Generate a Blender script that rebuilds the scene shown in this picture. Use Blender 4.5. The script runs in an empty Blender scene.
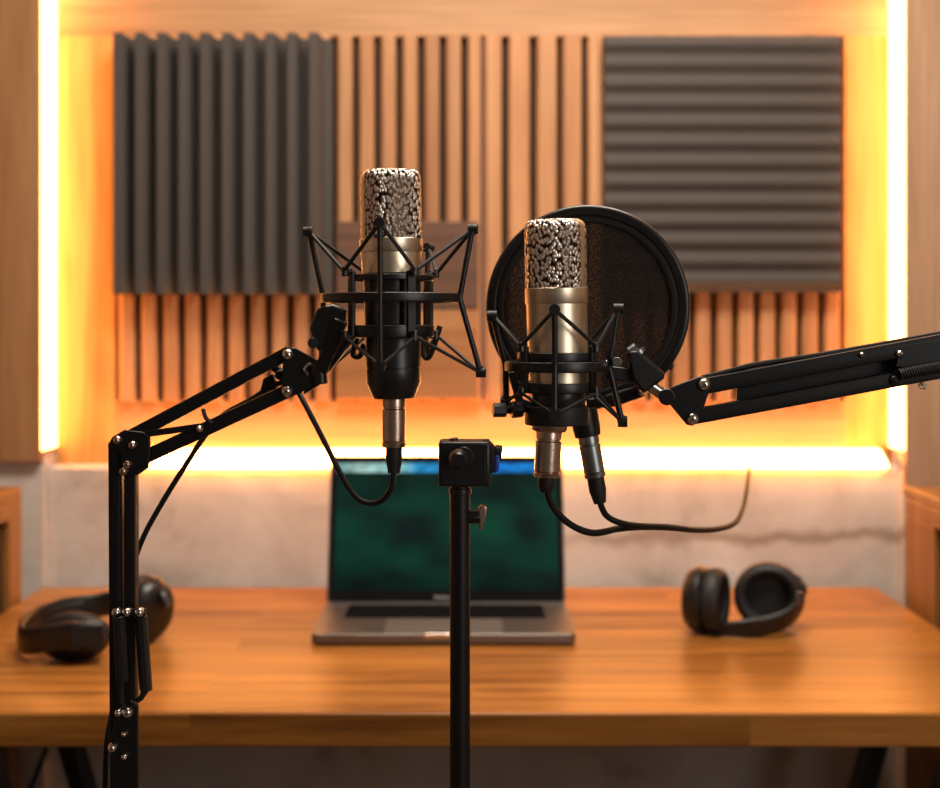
import bpy, bmesh, math, random
from mathutils import Vector, Matrix
random.seed(7)
C = bpy.context.scene.collection
PI = math.pi
F = 50.0 / 36.0 * 940.0          # focal length in pixels of the 50 mm lens
EYE = 1.185                      # camera height
HORIZON = 320.0

def P(px, py, Y):
    """the place at distance Y in front of the camera seen at a pixel"""
    return Vector(((px - 470.0) * Y / F, Y, EYE - (py - HORIZON) * Y / F))

# ------------------------------------------------------------------ materials
def new_mat(name):
    m = bpy.data.materials.new(name)
    m.use_nodes = True
    nt = m.node_tree
    return m, nt, nt.nodes['Principled BSDF'], nt.nodes, nt.links

def plain(name, col, rough=0.5, metal=0.0, spec=0.5, noise=0.0, nscale=300, coat=0.0):
    m, nt, b, N, L = new_mat(name)
    b.inputs['Base Color'].default_value = (*col, 1)
    b.inputs['Roughness'].default_value = rough
    b.inputs['Metallic'].default_value = metal
    b.inputs['Specular IOR Level'].default_value = spec
    b.inputs['Coat Weight'].default_value = coat
    if noise:
        t = N.new('ShaderNodeTexNoise'); t.inputs['Scale'].default_value = nscale; t.inputs['Detail'].default_value = 4
        g = N.new('ShaderNodeNewGeometry'); L.new(g.outputs['Position'], t.inputs['Vector'])
        bp = N.new('ShaderNodeBump'); bp.inputs['Strength'].default_value = noise; bp.inputs['Distance'].default_value = 0.001
        L.new(t.outputs['Fac'], bp.inputs['Height']); L.new(bp.outputs['Normal'], b.inputs['Normal'])
    return m

def ramp(N, stops):
    r = N.new('ShaderNodeValToRGB')
    e = r.color_ramp.elements
    e[0].position, e[0].color = stops[0][0], (*stops[0][1], 1)
    e[1].position, e[1].color = stops[-1][0], (*stops[-1][1], 1)
    for p, c in stops[1:-1]:
        x = e.new(p); x.color = (*c, 1)
    return r

def wood(name, dark, mid, light, axis='X', grain=1.0, rough=0.45, island=0.0, knots=0.6, spec=0.4, staves=None):
    """long-grained wood; grain runs along the axis; staves = (length, width) of glued boards"""
    m, nt, b, N, L = new_mat(name)
    g = N.new('ShaderNodeNewGeometry')
    mp = N.new('ShaderNodeMapping')
    s = {'X': (1.2, 22, 22), 'Z': (22, 22, 1.2)}[axis]
    mp.inputs['Scale'].default_value = tuple(v * grain for v in s)
    L.new(g.outputs['Position'], mp.inputs['Vector'])
    vec = mp.outputs['Vector']
    if island or staves:
        ad = N.new('ShaderNodeVectorMath'); ad.operation = 'ADD'
        L.new(vec, ad.inputs[0])
        if staves:
            br = N.new('ShaderNodeTexBrick')
            br.inputs['Scale'].default_value = 1.0
            br.inputs['Brick Width'].default_value = staves[0]; br.inputs['Row Height'].default_value = staves[1]
            br.inputs['Mortar Size'].default_value = 0.0
            br.inputs['Color1'].default_value = (0, 0, 0, 1); br.inputs['Color2'].default_value = (1, 1, 1, 1)
            L.new(g.outputs['Position'], br.inputs['Vector'])
            rnd = br.outputs['Color']
        else:
            rnd = g.outputs['Random Per Island']
        sc = N.new('ShaderNodeVectorMath'); sc.operation = 'SCALE'; sc.inputs[0].default_value = (9, 31, 17)
        cv = N.new('ShaderNodeMath'); cv.operation = 'MULTIPLY'; cv.inputs[1].default_value = 1.0
        L.new(rnd, cv.inputs[0]); L.new(cv.outputs[0], sc.inputs['Scale'])
        L.new(sc.outputs[0], ad.inputs[1]); vec = ad.outputs[0]
    n1 = N.new('ShaderNodeTexNoise'); n1.inputs['Scale'].default_value = 1.0; n1.inputs['Detail'].default_value = 6
    n1.inputs['Roughness'].default_value = 0.6; n1.inputs['Distortion'].default_value = 0.6
    L.new(vec, n1.inputs['Vector'])
    r = ramp(N, [(0.28, dark), (0.5, mid), (0.72, light)])
    L.new(n1.outputs['Fac'], r.inputs['Fac'])
    col = r.outputs['Color']
    # fine pores
    n2 = N.new('ShaderNodeTexNoise'); n2.inputs['Scale'].default_value = 6.0; n2.inputs['Detail'].default_value = 3
    L.new(vec, n2.inputs['Vector'])
    r2 = ramp(N, [(0.35, (0.72, 0.68, 0.62)), (0.6, (1, 1, 1))])
    L.new(n2.outputs['Fac'], r2.inputs['Fac'])
    mx = N.new('ShaderNodeMix'); mx.data_type = 'RGBA'; mx.blend_type = 'MULTIPLY'; mx.inputs[0].default_value = 0.5
    L.new(col, mx.inputs[6]); L.new(r2.outputs['Color'], mx.inputs[7]); col = mx.outputs[2]
    if knots:
        mp2 = N.new('ShaderNodeMapping')
        mp2.inputs['Scale'].default_value = {'X': (2.2, 6, 6), 'Z': (6, 6, 2.2)}[axis]
        L.new(g.outputs['Position'], mp2.inputs['Vector'])
        v = N.new('ShaderNodeTexVoronoi'); v.inputs['Scale'].default_value = 1.0
        L.new(mp2.outputs['Vector'], v.inputs['Vector'])
        r3 = ramp(N, [(0.04, (0.35, 0.22, 0.14)), (0.16, (1, 1, 1))])
        L.new(v.outputs['Distance'], r3.inputs['Fac'])
        mk = N.new('ShaderNodeMix'); mk.data_type = 'RGBA'; mk.blend_type = 'MULTIPLY'; mk.inputs[0].default_value = knots
        L.new(col, mk.inputs[6]); L.new(r3.outputs['Color'], mk.inputs[7]); col = mk.outputs[2]
    if island or staves:
        r4 = ramp(N, [(0.0, (1 - (island or 0.2),) * 3), (1.0, (1 + 0.4 * (island or 0.2),) * 3)])
        L.new(rnd, r4.inputs['Fac'])
        mi = N.new('ShaderNodeMix'); mi.data_type = 'RGBA'; mi.blend_type = 'MULTIPLY'; mi.inputs[0].default_value = 1.0
        L.new(col, mi.inputs[6]); L.new(r4.outputs['Color'], mi.inputs[7]); col = mi.outputs[2]
    L.new(col, b.inputs['Base Color'])
    b.inputs['Roughness'].default_value = rough
    b.inputs['Specular IOR Level'].default_value = spec
    bp = N.new('ShaderNodeBump'); bp.inputs['Strength'].default_value = 0.12; bp.inputs['Distance'].default_value = 0.001
    L.new(n2.outputs['Fac'], bp.inputs['Height']); L.new(bp.outputs['Normal'], b.inputs['Normal'])
    return m

def emit(name, col, strength):
    m, nt, b, N, L = new_mat(name)
    b.inputs['Base Color'].default_value = (0.8, 0.75, 0.65, 1)
    b.inputs['Emission Color'].default_value = (*col, 1)
    b.inputs['Emission Strength'].default_value = strength
    return m

def plaster(name):
    m, nt, b, N, L = new_mat(name)
    g = N.new('ShaderNodeNewGeometry')
    n = N.new('ShaderNodeTexNoise'); n.inputs['Scale'].default_value = 5.0; n.inputs['Detail'].default_value = 7
    n.inputs['Roughness'].default_value = 0.62; n.inputs['Distortion'].default_value = 0.4
    L.new(g.outputs['Position'], n.inputs['Vector'])
    r = ramp(N, [(0.3, (0.38, 0.31, 0.26)), (0.42, (0.60, 0.525, 0.465)), (0.60, (0.70, 0.63, 0.57)), (0.74, (0.78, 0.71, 0.65))])
    L.new(n.outputs['Fac'], r.inputs['Fac'])
    # bare joints between the coats of plaster, roughly level and ragged
    w = N.new('ShaderNodeTexNoise'); w.inputs['Scale'].default_value = 9; w.inputs['Detail'].default_value = 5
    L.new(g.outputs['Position'], w.inputs['Vector'])
    sx = N.new('ShaderNodeSeparateXYZ'); L.new(g.outputs['Position'], sx.inputs[0])
    a = N.new('ShaderNodeMath'); a.operation = 'MULTIPLY_ADD'; a.inputs[1].default_value = 0.10; L.new(w.outputs['Fac'], a.inputs[0]); L.new(sx.outputs['Z'], a.inputs[2])
    d = N.new('ShaderNodeMath'); d.operation = 'SUBTRACT'; d.inputs[1].default_value = 0.872; L.new(a.outputs[0], d.inputs[0])
    ab = N.new('ShaderNodeMath'); ab.operation = 'ABSOLUTE'; L.new(d.outputs[0], ab.inputs[0])
    r2 = ramp(N, [(0.004, (0.62, 0.55, 0.48)), (0.02, (1, 1, 1))]); L.new(ab.outputs[0], r2.inputs['Fac'])
    mk = N.new('ShaderNodeMix'); mk.data_type = 'RGBA'; mk.blend_type = 'MULTIPLY'
    gx = N.new('ShaderNodeMapRange'); gx.inputs[1].default_value = 0.05; gx.inputs[2].default_value = 0.25
    L.new(sx.outputs['X'], gx.inputs[0]); L.new(gx.outputs[0], mk.inputs[0])
    L.new(r.outputs['Color'], mk.inputs[6]); L.new(r2.outputs['Color'], mk.inputs[7])
    L.new(mk.outputs[2], b.inputs['Base Color'])
    b.inputs['Roughness'].default_value = 0.9
    bp = N.new('ShaderNodeBump'); bp.inputs['Strength'].default_value = 0.5; bp.inputs['Distance'].default_value = 0.01
    L.new(n.outputs['Fac'], bp.inputs['Height']); L.new(bp.outputs['Normal'], b.inputs['Normal'])
    return m

def mesh_metal(name, scale, light, dark):
    """crumpled woven wire: bright raised wire cells with dark openings between"""
    m, nt, b, N, L = new_mat(name)
    tc = N.new('ShaderNodeTexCoord')
    mp = N.new('ShaderNodeMapping'); mp.inputs['Scale'].default_value = (scale, scale * 0.72, scale)
    L.new(tc.outputs['UV'], mp.inputs['Vector'])
    v = N.new('ShaderNodeTexVoronoi'); v.voronoi_dimensions = '2D'; v.feature = 'F1'; v.inputs['Scale'].default_value = 1.0
    nz = N.new('ShaderNodeTexNoise'); nz.inputs['Scale'].default_value = 1.6; L.new(mp.outputs['Vector'], nz.inputs['Vector'])
    mv = N.new('ShaderNodeVectorMath'); mv.operation = 'MULTIPLY_ADD'; mv.inputs[1].default_value = (0.55, 0.55, 0.55)
    L.new(nz.outputs['Color'], mv.inputs[0]); L.new(mp.outputs['Vector'], mv.inputs[2]); L.new(mv.outputs[0], v.inputs['Vector'])
    r = ramp(N, [(0.36, light), (0.60, dark)])
    L.new(v.outputs['Distance'], r.inputs['Fac']); L.new(r.outputs['Color'], b.inputs['Base Color'])
    b.inputs['Metallic'].default_value = 0.85
    b.inputs['Roughness'].default_value = 0.28
    r2 = ramp(N, [(0.05, (1, 1, 1)), (0.62, (0, 0, 0))]); L.new(v.outputs['Distance'], r2.inputs['Fac'])
    bp = N.new('ShaderNodeBump'); bp.inputs['Strength'].default_value = 0.8; bp.inputs['Distance'].default_value = 0.0010
    L.new(r2.outputs['Color'], bp.inputs['Height']); L.new(bp.outputs['Normal'], b.inputs['Normal'])
    return m

def filter_cloth(name):
    m, nt, b, N, L = new_mat(name)
    b.inputs['Base Color'].default_value = (0.02, 0.014, 0.011, 1); b.inputs['Roughness'].default_value = 0.9
    tc = N.new('ShaderNodeNewGeometry')
    n = N.new('ShaderNodeTexNoise'); n.inputs['Scale'].default_value = 800; n.inputs['Detail'].default_value = 3
    L.new(tc.outputs['Position'], n.inputs['Vector'])
    r = ramp(N, [(0.4, (0.05,) * 3), (0.62, (0.26,) * 3)]); L.new(n.outputs['Fac'], r.inputs['Fac'])
    t = N.new('ShaderNodeBsdfTransparent'); mx = N.new('ShaderNodeMixShader')
    L.new(r.outputs['Color'], mx.inputs[0]); L.new(b.outputs[0], mx.inputs[1]); L.new(t.outputs[0], mx.inputs[2])
    L.new(mx.outputs[0], N['Material Output'].inputs['Surface'])
    return m

def screen_mat(name):
    """a lit screen: a row of bright tabs on top, then a dark green picture"""
    m, nt, b, N, L = new_mat(name)
    tc = N.new('ShaderNodeTexCoord'); sx = N.new('ShaderNodeSeparateXYZ'); L.new(tc.outputs['UV'], sx.inputs[0])
    b.inputs['Base Color'].default_value = (0.002, 0.003, 0.003, 1); b.inputs['Specular IOR Level'].default_value = 0.08; b.inputs['Roughness'].default_value = 0.35
    n = N.new('ShaderNodeTexNoise'); n.inputs['Scale'].default_value = 3.2; n.inputs['Detail'].default_value = 1
    L.new(tc.outputs['UV'], n.inputs['Vector'])
    r = ramp(N, [(0.34, (0.002, 0.009, 0.008)), (0.5, (0.002, 0.024, 0.015)), (0.7, (0.002, 0.038, 0.021))])
    L.new(n.outputs['Fac'], r.inputs['Fac'])
    ed = ramp(N, [(0.0, (0.35, 0.35, 0.35)), (0.2, (0.8, 0.8, 0.8)), (0.6, (1, 1, 1)), (0.86, (0.5, 0.5, 0.55)), (0.9, (0.5, 0.5, 0.55))])
    L.new(sx.outputs['Y'], ed.inputs['Fac'])
    mm = N.new('ShaderNodeMix'); mm.data_type = 'RGBA'; mm.blend_type = 'MULTIPLY'; mm.inputs[0].default_value = 1
    L.new(r.outputs['Color'], mm.inputs[6]); L.new(ed.outputs['Color'], mm.inputs[7])
    bar = ramp(N, [(0.0, (0.10, 0.25, 0.26)), (0.12, (0.36, 0.55, 0.5)), (0.3, (0.22, 0.50, 0.52)), (0.36, (0.02, 0.25, 0.5)), (0.7, (0.005, 0.16, 0.55)), (1.0, (0.01, 0.2, 0.55))])
    L.new(sx.outputs['X'], bar.inputs['Fac'])
    nb = N.new('ShaderNodeTexNoise'); nb.inputs['Scale'].default_value = 22; L.new(tc.outputs['UV'], nb.inputs['Vector'])
    rb = ramp(N, [(0.35, (0.5, 0.5, 0.5)), (0.6, (1, 1, 1))]); L.new(nb.outputs['Fac'], rb.inputs['Fac'])
    mb = N.new('ShaderNodeMix'); mb.data_type = 'RGBA'; mb.blend_type = 'MULTIPLY'; mb.inputs[0].default_value = 1
    L.new(bar.outputs['Color'], mb.inputs[6]); L.new(rb.outputs['Color'], mb.inputs[7])
    st = N.new('ShaderNodeMath'); st.operation = 'GREATER_THAN'; st.inputs[1].default_value = 0.925; L.new(sx.outputs['Y'], st.inputs[0])
    mx = N.new('ShaderNodeMix'); mx.data_type = 'RGBA'
    L.new(st.outputs[0], mx.inputs[0]); L.new(mm.outputs[2], mx.inputs[6]); L.new(mb.outputs[2], mx.inputs[7])
    L.new(mx.outputs[2], b.inputs['Emission Color']); b.inputs['Emission Strength'].default_value = 1.3
    return m

M = {}
M['black'] = plain('black_painted_steel', (0.006, 0.006, 0.007), 0.40, 0.0, 0.4, 0.15, 900)
M['satin'] = plain('black_satin_plastic', (0.008, 0.008, 0.009), 0.36, 0, 0.5)
M['rubber'] = plain('black_rubber', (0.014, 0.013, 0.013), 0.55, 0, 0.4)
M['cord'] = plain('black_elastic_cord', (0.02, 0.019, 0.018), 0.6, 0, 0.4, 0.2, 2500)
M['cable'] = plain('black_cable_jacket', (0.010, 0.010, 0.010), 0.55, 0, 0.25)
M['chrome'] = plain('bright_steel', (0.75, 0.72, 0.68), 0.22, 1.0)
M['nickel'] = plain('worn_nickel', (0.56, 0.42, 0.34), 0.28, 1.0, 0.5, 0.15, 500)
M['gold'] = plain('champagne_metal', (0.88, 0.75, 0.57), 0.36, 1.0)
M['grille'] = mesh_metal('champagne_wire_mesh', 400, (0.97, 0.90, 0.82), (0.05, 0.03, 0.018))
M['mic_black'] = plain('black_anodised_metal', (0.012, 0.012, 0.013), 0.32, 0, 0.6)
M['blue'] = plain('blue_plastic', (0.01, 0.08, 0.55), 0.3)
M['steel_gray'] = plain('gray_metal', (0.30, 0.32, 0.33), 0.35, 1.0)
M['foam'] = plain('charcoal_foam', (0.085, 0.074, 0.068), 1.0, 0, 0.1, 1.0, 260)
M['plaster'] = plaster('rough_plaster')
M['laptop'] = plain('space_gray_aluminium', (0.20, 0.175, 0.16), 0.42, 0.85, 0.5)
M['trackpad'] = plain('gray_glass', (0.23, 0.205, 0.19), 0.4, 0.6)
M['key'] = plain('black_keys', (0.008, 0.008, 0.009), 0.9, 0, 0.0)
M['bezel'] = plain('black_glass', (0.006, 0.006, 0.007), 0.15)
M['letter'] = plain('pale_gray_print', (0.55, 0.55, 0.55), 0.5)
M['screen'] = screen_mat('screen_picture')
M['desk_wood'] = wood('oiled_acacia', (0.15, 0.048, 0.008), (0.37, 0.142, 0.025), (0.52, 0.228, 0.048), 'X', 1.35, 0.36, knots=0.85, spec=0.35, staves=(0.62, 0.085))
M['slat_wood'] = wood('pine_slats', (0.42, 0.185, 0.080), (0.56, 0.275, 0.125), (0.66, 0.36, 0.18), 'Z', 1.0, 0.55, island=0.2, knots=0.0)
M['board_wood_v'] = wood('pine_board_upright', (0.38, 0.17, 0.05), (0.54, 0.28, 0.085), (0.63, 0.35, 0.125), 'Z', 0.8, 0.55, knots=0.6)
M['board_wood_h'] = wood('pine_board_level', (0.36, 0.185, 0.085), (0.48, 0.265, 0.13), (0.56, 0.33, 0.18), 'X', 0.8, 0.55, knots=0.6)
M['clad_dark'] = wood('brown_cladding', (0.28, 0.125, 0.045), (0.37, 0.18, 0.075), (0.44, 0.235, 0.105), 'Z', 0.8, 0.55, knots=0.7)
M['clad_pale'] = wood('pale_cladding', (0.40, 0.22, 0.125), (0.50, 0.30, 0.18), (0.57, 0.36, 0.23), 'Z', 0.8, 0.55, knots=0.3)
M['backing'] = plain('dark_backing', (0.05, 0.027, 0.015), 0.9)
M['plank_dark'] = wood('walnut_plank', (0.075, 0.036, 0.022), (0.13, 0.066, 0.042), (0.18, 0.095, 0.062), 'X', 0.8, 0.55, knots=0.3)
M['plank_light'] = wood('oak_plank', (0.30, 0.125, 0.045), (0.40, 0.18, 0.068), (0.47, 0.225, 0.095), 'X', 0.8, 0.55, knots=0.3)
M['cabinet_wood'] = wood('honey_pine', (0.25, 0.10, 0.022), (0.33, 0.145, 0.034), (0.40, 0.185, 0.05), 'Z', 1.0, 0.45, knots=0.3)
M['cabinet_dark'] = plain('dark_stained_panel', (0.05, 0.022, 0.010), 0.6)
M['floor'] = wood('brown_floorboards', (0.07, 0.035, 0.018), (0.11, 0.06, 0.03), (0.15, 0.085, 0.045), 'X', 0.6, 0.5, knots=0.3, staves=(1.2, 0.14))
M['paint'] = plain('warm_wall_paint', (0.42, 0.33, 0.26), 0.9)
M['table_wood'] = wood('dark_walnut', (0.05, 0.025, 0.013), (0.08, 0.042, 0.022), (0.12, 0.065, 0.035), 'X', 1.0, 0.5, knots=0.2)
M['cloth'] = filter_cloth('filter_fabric')
LEDCOL = (1.0, 0.39, 0.09)
M['led'] = emit('led_glow', LEDCOL, 13.0)
M['led_low'] = emit('led_glow_low', LEDCOL, 24.0)

# ------------------------------------------------------------------ mesh helpers
def BM(): return bmesh.new()

def box(bm, lo, hi, mat=None):
    (x0, y0, z0), (x1, y1, z1) = lo, hi
    v = [bm.verts.new(c) for c in ((x0,y0,z0),(x1,y0,z0),(x1,y1,z0),(x0,y1,z0),(x0,y0,z1),(x1,y0,z1),(x1,y1,z1),(x0,y1,z1))]
    if mat is not None:
        for w in v: w.co = mat @ w.co
    for f in ((0,3,2,1),(4,5,6,7),(0,1,5,4),(1,2,6,5),(2,3,7,6),(3,0,4,7)):
        bm.faces.new([v[i] for i in f])

def smooth_path(pts, n=8):
    pts = [Vector(p) for p in pts]
    out = []
    for i in range(len(pts) - 1):
        p0 = pts[i-1] if i else pts[0] * 2 - pts[1]
        p1, p2 = pts[i], pts[i+1]
        p3 = pts[i+2] if i + 2 < len(pts) else pts[-1] * 2 - pts[-2]
        for k in range(n):
            t = k / n
            out.append(0.5 * ((2*p1) + (p2-p0)*t + (2*p0-5*p1+4*p2-p3)*t*t + (3*p1-p0-3*p2+p3)*t**3))
    out.append(pts[-1])
    return out

def frames(pts, up=None):
    fr = []
    n = None
    for i, p in enumerate(pts):
        a = pts[max(i-1, 0)]; b = pts[min(i+1, len(pts)-1)]
        t = (b - a).normalized()
        if n is None:
            u = Vector(up) if up else (Vector((0,0,1)) if abs(t.z) < 0.9 else Vector((0,-1,0)))
            n = (u - t * u.dot(t)).normalized()
        else:
            if up:
                u = Vector(up); w = u - t * u.dot(t)
                if w.length > 1e-4: n = w.normalized()
            n = (n - t * n.dot(t)).normalized()
        fr.append((p, t, n, t.cross(n)))
    return fr

def sweep(bm, pts, profile, up=None, closed=False, scale=None):
    """profile: list of (a, b) along the frame's normal and binormal"""
    pts = [Vector(p) for p in pts]
    if closed:
        ext = [pts[-1]] + pts + [pts[0]]
        fr = frames(ext, up)[1:-1]
    else:
        fr = frames(pts, up)
    rings = []
    for i, (p, t, n, b) in enumerate(fr):
        s = scale[i] if scale else 1.0
        rings.append([bm.verts.new(p + n * (a * s) + b * (c * s)) for a, c in profile])
    k = len(profile)
    m = len(rings)
    for i in range(m if closed else m - 1):
        A, B = rings[i], rings[(i + 1) % m]
        for j in range(k):
            bm.faces.new((A[j], A[(j+1) % k], B[(j+1) % k], B[j]))
    if not closed:
        bm.faces.new(list(reversed(rings[0]))); bm.faces.new(rings[-1])

def circ(r, k=12): return [(r * math.cos(2*PI*i/k), r * math.sin(2*PI*i/k)) for i in range(k)]
def rect(a, b): return [(-a/2, -b/2), (a/2, -b/2), (a/2, b/2), (-a/2, b/2)]
def rrect(a, b, r, k=3):
    out = []
    for cx, cy, a0 in ((a/2-r, b/2-r, 0), (-a/2+r, b/2-r, PI/2), (-a/2+r, -b/2+r, PI), (a/2-r, -b/2+r, 1.5*PI)):
        for i in range(k + 1):
            t = a0 + PI/2 * i / k
            out.append((cx + r*math.cos(t), cy + r*math.sin(t)))
    return out

def tube(bm, pts, r, k=12, scale=None): sweep(bm, pts, circ(r, k), None, False, scale)
def bar(bm, a, b, w, d, up=(0, 0, 1)): sweep(bm, [a, b], rect(w, d), up)

def cyl(bm, a, b, r, k=20, r2=None):
    a, b = Vector(a), Vector(b)
    sweep(bm, [a, b], circ(r, k), None, False, [1.0, (r2 / r) if r2 else 1.0])

def lathe(bm, prof, k=48, mat=Matrix(), expo=None):
    """prof: (radius, z) from one end to the other; expo squares the section"""
    rings = []
    for r, z in prof:
        ring = []
        for i in range(k):
            t = 2 * PI * i / k
            q = 1.0
            if expo:
                q = 1.0 / (abs(math.cos(t))**expo + abs(math.sin(t))**expo) ** (1/expo)
            ring.append(bm.verts.new(mat @ Vector((r*q*math.cos(t), r*q*math.sin(t), z))))
        rings.append(ring)
    for A, B in zip(rings, rings[1:]):
        for j in range(k):
            bm.faces.new((A[j], A[(j+1) % k], B[(j+1) % k], B[j]))
    bm.faces.new(list(reversed(rings[0]))); bm.faces.new(rings[-1])

def prism(bm, poly, vec):
    vec = Vector(vec)
    a = [bm.verts.new(Vector(p)) for p in poly]
    b = [bm.verts.new(Vector(p) + vec) for p in poly]
    n = len(a)
    bm.faces.new(a); bm.faces.new(list(reversed(b)))
    for i in range(n):
        bm.faces.new((a[i], b[i], b[(i+1) % n], a[(i+1) % n]))

OFF = {}
def obj(name, bm, mat, parent=None, bevel=0.0, origin=None, sharp=35, seg=2):
    bmesh.ops.recalc_face_normals(bm, faces=bm.faces)
    off = OFF[parent.name] if parent else Vector(origin or (0, 0, 0))
    for v in bm.verts: v.co -= off
    me = bpy.data.meshes.new(name)
    bm.to_mesh(me); bm.free()
    me.materials.append(M[mat] if isinstance(mat, str) else mat)
    for p in me.polygons: p.use_smooth = True
    me.set_sharp_from_angle(angle=math.radians(sharp))
    o = bpy.data.objects.new(name, me); C.objects.link(o)
    if parent: o.parent = parent
    else: o.location = off
    OFF[o.name] = off
    if bevel:
        b = o.modifiers.new('edge', 'BEVEL'); b.width = bevel; b.segments = seg; b.limit_method = 'ANGLE'; b.angle_limit = math.radians(40)
    return o

def tag(o, label, cat, group=None):
    o['label'] = label; o['category'] = cat
    if group: o['group'] = group
    return o

def thing(name, label, cat, loc, group=None):
    o = bpy.data.objects.new(name, None); C.objects.link(o)
    o.empty_display_size = 0.05
    o.location = loc; OFF[o.name] = Vector(loc)
    return tag(o, label, cat, group)

def struct(name, bm, mat, label=None, bevel=0.0):
    o = obj(name, bm, mat, None, bevel); o['kind'] = 'structure'
    if label: o['label'] = label; o['category'] = name.split('_')[0]
    return o

# ------------------------------------------------------------------ the room
WALL, BACK, PIL = 2.175, 2.218, 2.14
XL, XR = P(40, 0, PIL).x, P(906, 0, PIL).x
ZL = P(0, 467, WALL).z                                  # ledge under the lit wood panel
TOP = 2.45
b = BM(); box(b, (-2.0, -2.2, -0.05), (2.0, 2.5, 0.0)); struct('floor', b, 'floor', 'brown floorboards under the desk')
b = BM(); box(b, (-2.0, -2.2, TOP), (2.0, 2.5, TOP + 0.05)); struct('ceiling', b, 'paint', 'plain ceiling above the studio')
b = BM(); box(b, (XL, WALL, 0), (XR, 2.45, ZL)); struct('wall_back', b, 'plaster', 'rough pinkish plaster wall behind the desk', 0.004)
b = BM(); box(b, (-2.0, -2.2, 0), (-1.95, 2.5, TOP)); struct('wall_left', b, 'paint', 'warm painted wall at the left end')
b = BM(); box(b, (1.95, -2.2, 0), (2.0, 2.5, TOP)); struct('wall_right', b, 'paint', 'warm painted wall at the right end')
ZC = P(0, 462, PIL).z
b = BM(); box(b, (-1.95, PIL + 0.018, 0), (XL - 0.0, 2.45, TOP)); struct('pillar_left', b, 'plaster', 'plaster pillar left of the lit niche')
b = BM(); box(b, (XR, PIL + 0.018, 0), (1.95, 2.45, TOP)); struct('pillar_right', b, 'plaster', 'plaster pillar right of the lit niche')
# upright boards on the pillars
b = BM(); box(b, (-1.95, PIL, ZC), (XL, PIL + 0.018, TOP)); struct('trim_1', b, 'clad_dark', 'wood cladding on the left pillar', 0.002)
b = BM(); box(b, (XR, PIL, P(0, 492, PIL).z), (1.95, PIL + 0.018, TOP)); struct('trim_2', b, 'clad_pale', 'wood cladding on the right pillar', 0.002)
# niche boards round the slats
def W(px, py): return P(px, py, BACK)
sx0, sx1 = W(115, 0).x, W(845, 0).x
sz0, sz1 = W(0, 401).z, W(0, 36).z
b = BM(); box(b, (XL, BACK, sz1), (XR, BACK + 0.03, TOP)); struct('trim_3', b, 'board_wood_h', 'wide level board above the slats')
b = BM(); box(b, (XL, BACK, ZL), (sx0, BACK + 0.03, sz1)); struct('trim_4', b, 'board_wood_v', 'upright knotty board left of the slats')
b = BM(); box(b, (sx1, BACK, ZL), (XR, BACK + 0.03, sz1)); struct('trim_5', b, 'board_wood_v', 'upright board right of the slats')
b = BM(); box(b, (sx0, BACK, ZL), (sx1, BACK + 0.03, sz0)); struct('trim_6', b, 'board_wood_h', 'level board below the slats')

# slatted panels
def slat_panel(label, edges, seam):
    x0, x1 = W(edges[0][0], 0).x, W(edges[-1][1], 0).x
    t = thing('slatted_panel', label, 'wall panel', ((x0 + x1) / 2, BACK, sz0), 'slatted wood panels')
    b = BM(); box(b, (x0, BACK + 0.016, sz0), (x1, BACK + 0.03, sz1)); obj('backing_board', b, 'backing', t)
    b = BM()
    for a, c in edges:
        ya = BACK - 0.012
        xa, xc = W(a, 0).x, W(c, 0).x
        prism(b, [(xa, BACK + 0.016, sz0), (xa, ya + 0.006, sz0), (xa + 0.005, ya, sz0), (xc - 0.003, ya, sz0), (xc, ya + 0.004, sz0), (xc, BACK + 0.016, sz0)], (0, 0, sz1 - sz0))
    obj('slats', b, 'slat_wood', t, 0.0, sharp=20)
e1 = [(120.5 + 21.7 * i + 0.0, 120.5 + 21.7 * i + 15.2) for i in range(16)] 
e1.append((467.7, 481))
e2 = [(484, 501.5), (508.5, 529.5), (536.5, 556.5), (562.5, 581.5)] + [(587.5 + 21.4 * i, 587.5 + 21.4 * i + 15.2) for i in range(12)]
slat_panel('long vertical pine slats behind charcoal foam and left microphone', e1, 0)
slat_panel('wider vertical pine slats behind black round filter and ribbed foam', e2, 0)
# level planks fixed over the slats behind the left microphone
for nm, lab, y0, y1, mt in (('wooden_plank', 'dark brown level plank on slats behind the left microphone head', 222, 309, 'plank_dark'),
                            ('wooden_plank', 'lighter level plank below dark plank behind left shock mount', 310, 399, 'plank_light')):
    b = BM(); Yp = BACK - 0.013
    box(b, (P(337, 0, Yp).x, Yp - 0.012, P(0, y1, Yp).z), (P(478, 0, Yp).x, Yp, P(0, y0, Yp).z))
    tag(obj(nm, b, mt, None, 0.002, (0, Yp, P(0, y1, Yp).z)), lab, 'wooden plank')

# acoustic foam
def foam_upright():
    Yf = BACK - 0.012; d = 0.052
    x0, x1 = P(116, 0, Yf - d/2).x, P(331, 0, Yf - d/2).x
    z0, z1 = P(0, 294, Yf - d/2).z, P(0, 36, Yf - d/2).z
    t = BM(); n = 10; w = (x1 - x0) / n
    poly = [(x0, Yf, z0)]
    for i in range(n):
        a = x0 + i * w
        for u, v in ((0.0, 0.05), (0.03, 0.94), (0.07, 1.0), (0.44, 1.0), (0.48, 0.94), (0.57, 0.05)):
            poly.append((a + u * w, Yf - d * v, z0))
    poly.append((x1, Yf - d * 0.05, z0)); poly.append((x1, Yf, z0))
    prism(t, poly, (0, 0, z1 - z0))
    return obj('acoustic_foam', t, 'foam', None, 0.0, ((x0 + x1) / 2, Yf, z0), sharp=50)
tag(foam_upright(), 'charcoal foam panel with upright ridges', 'acoustic foam', 'acoustic foam panels')
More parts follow.
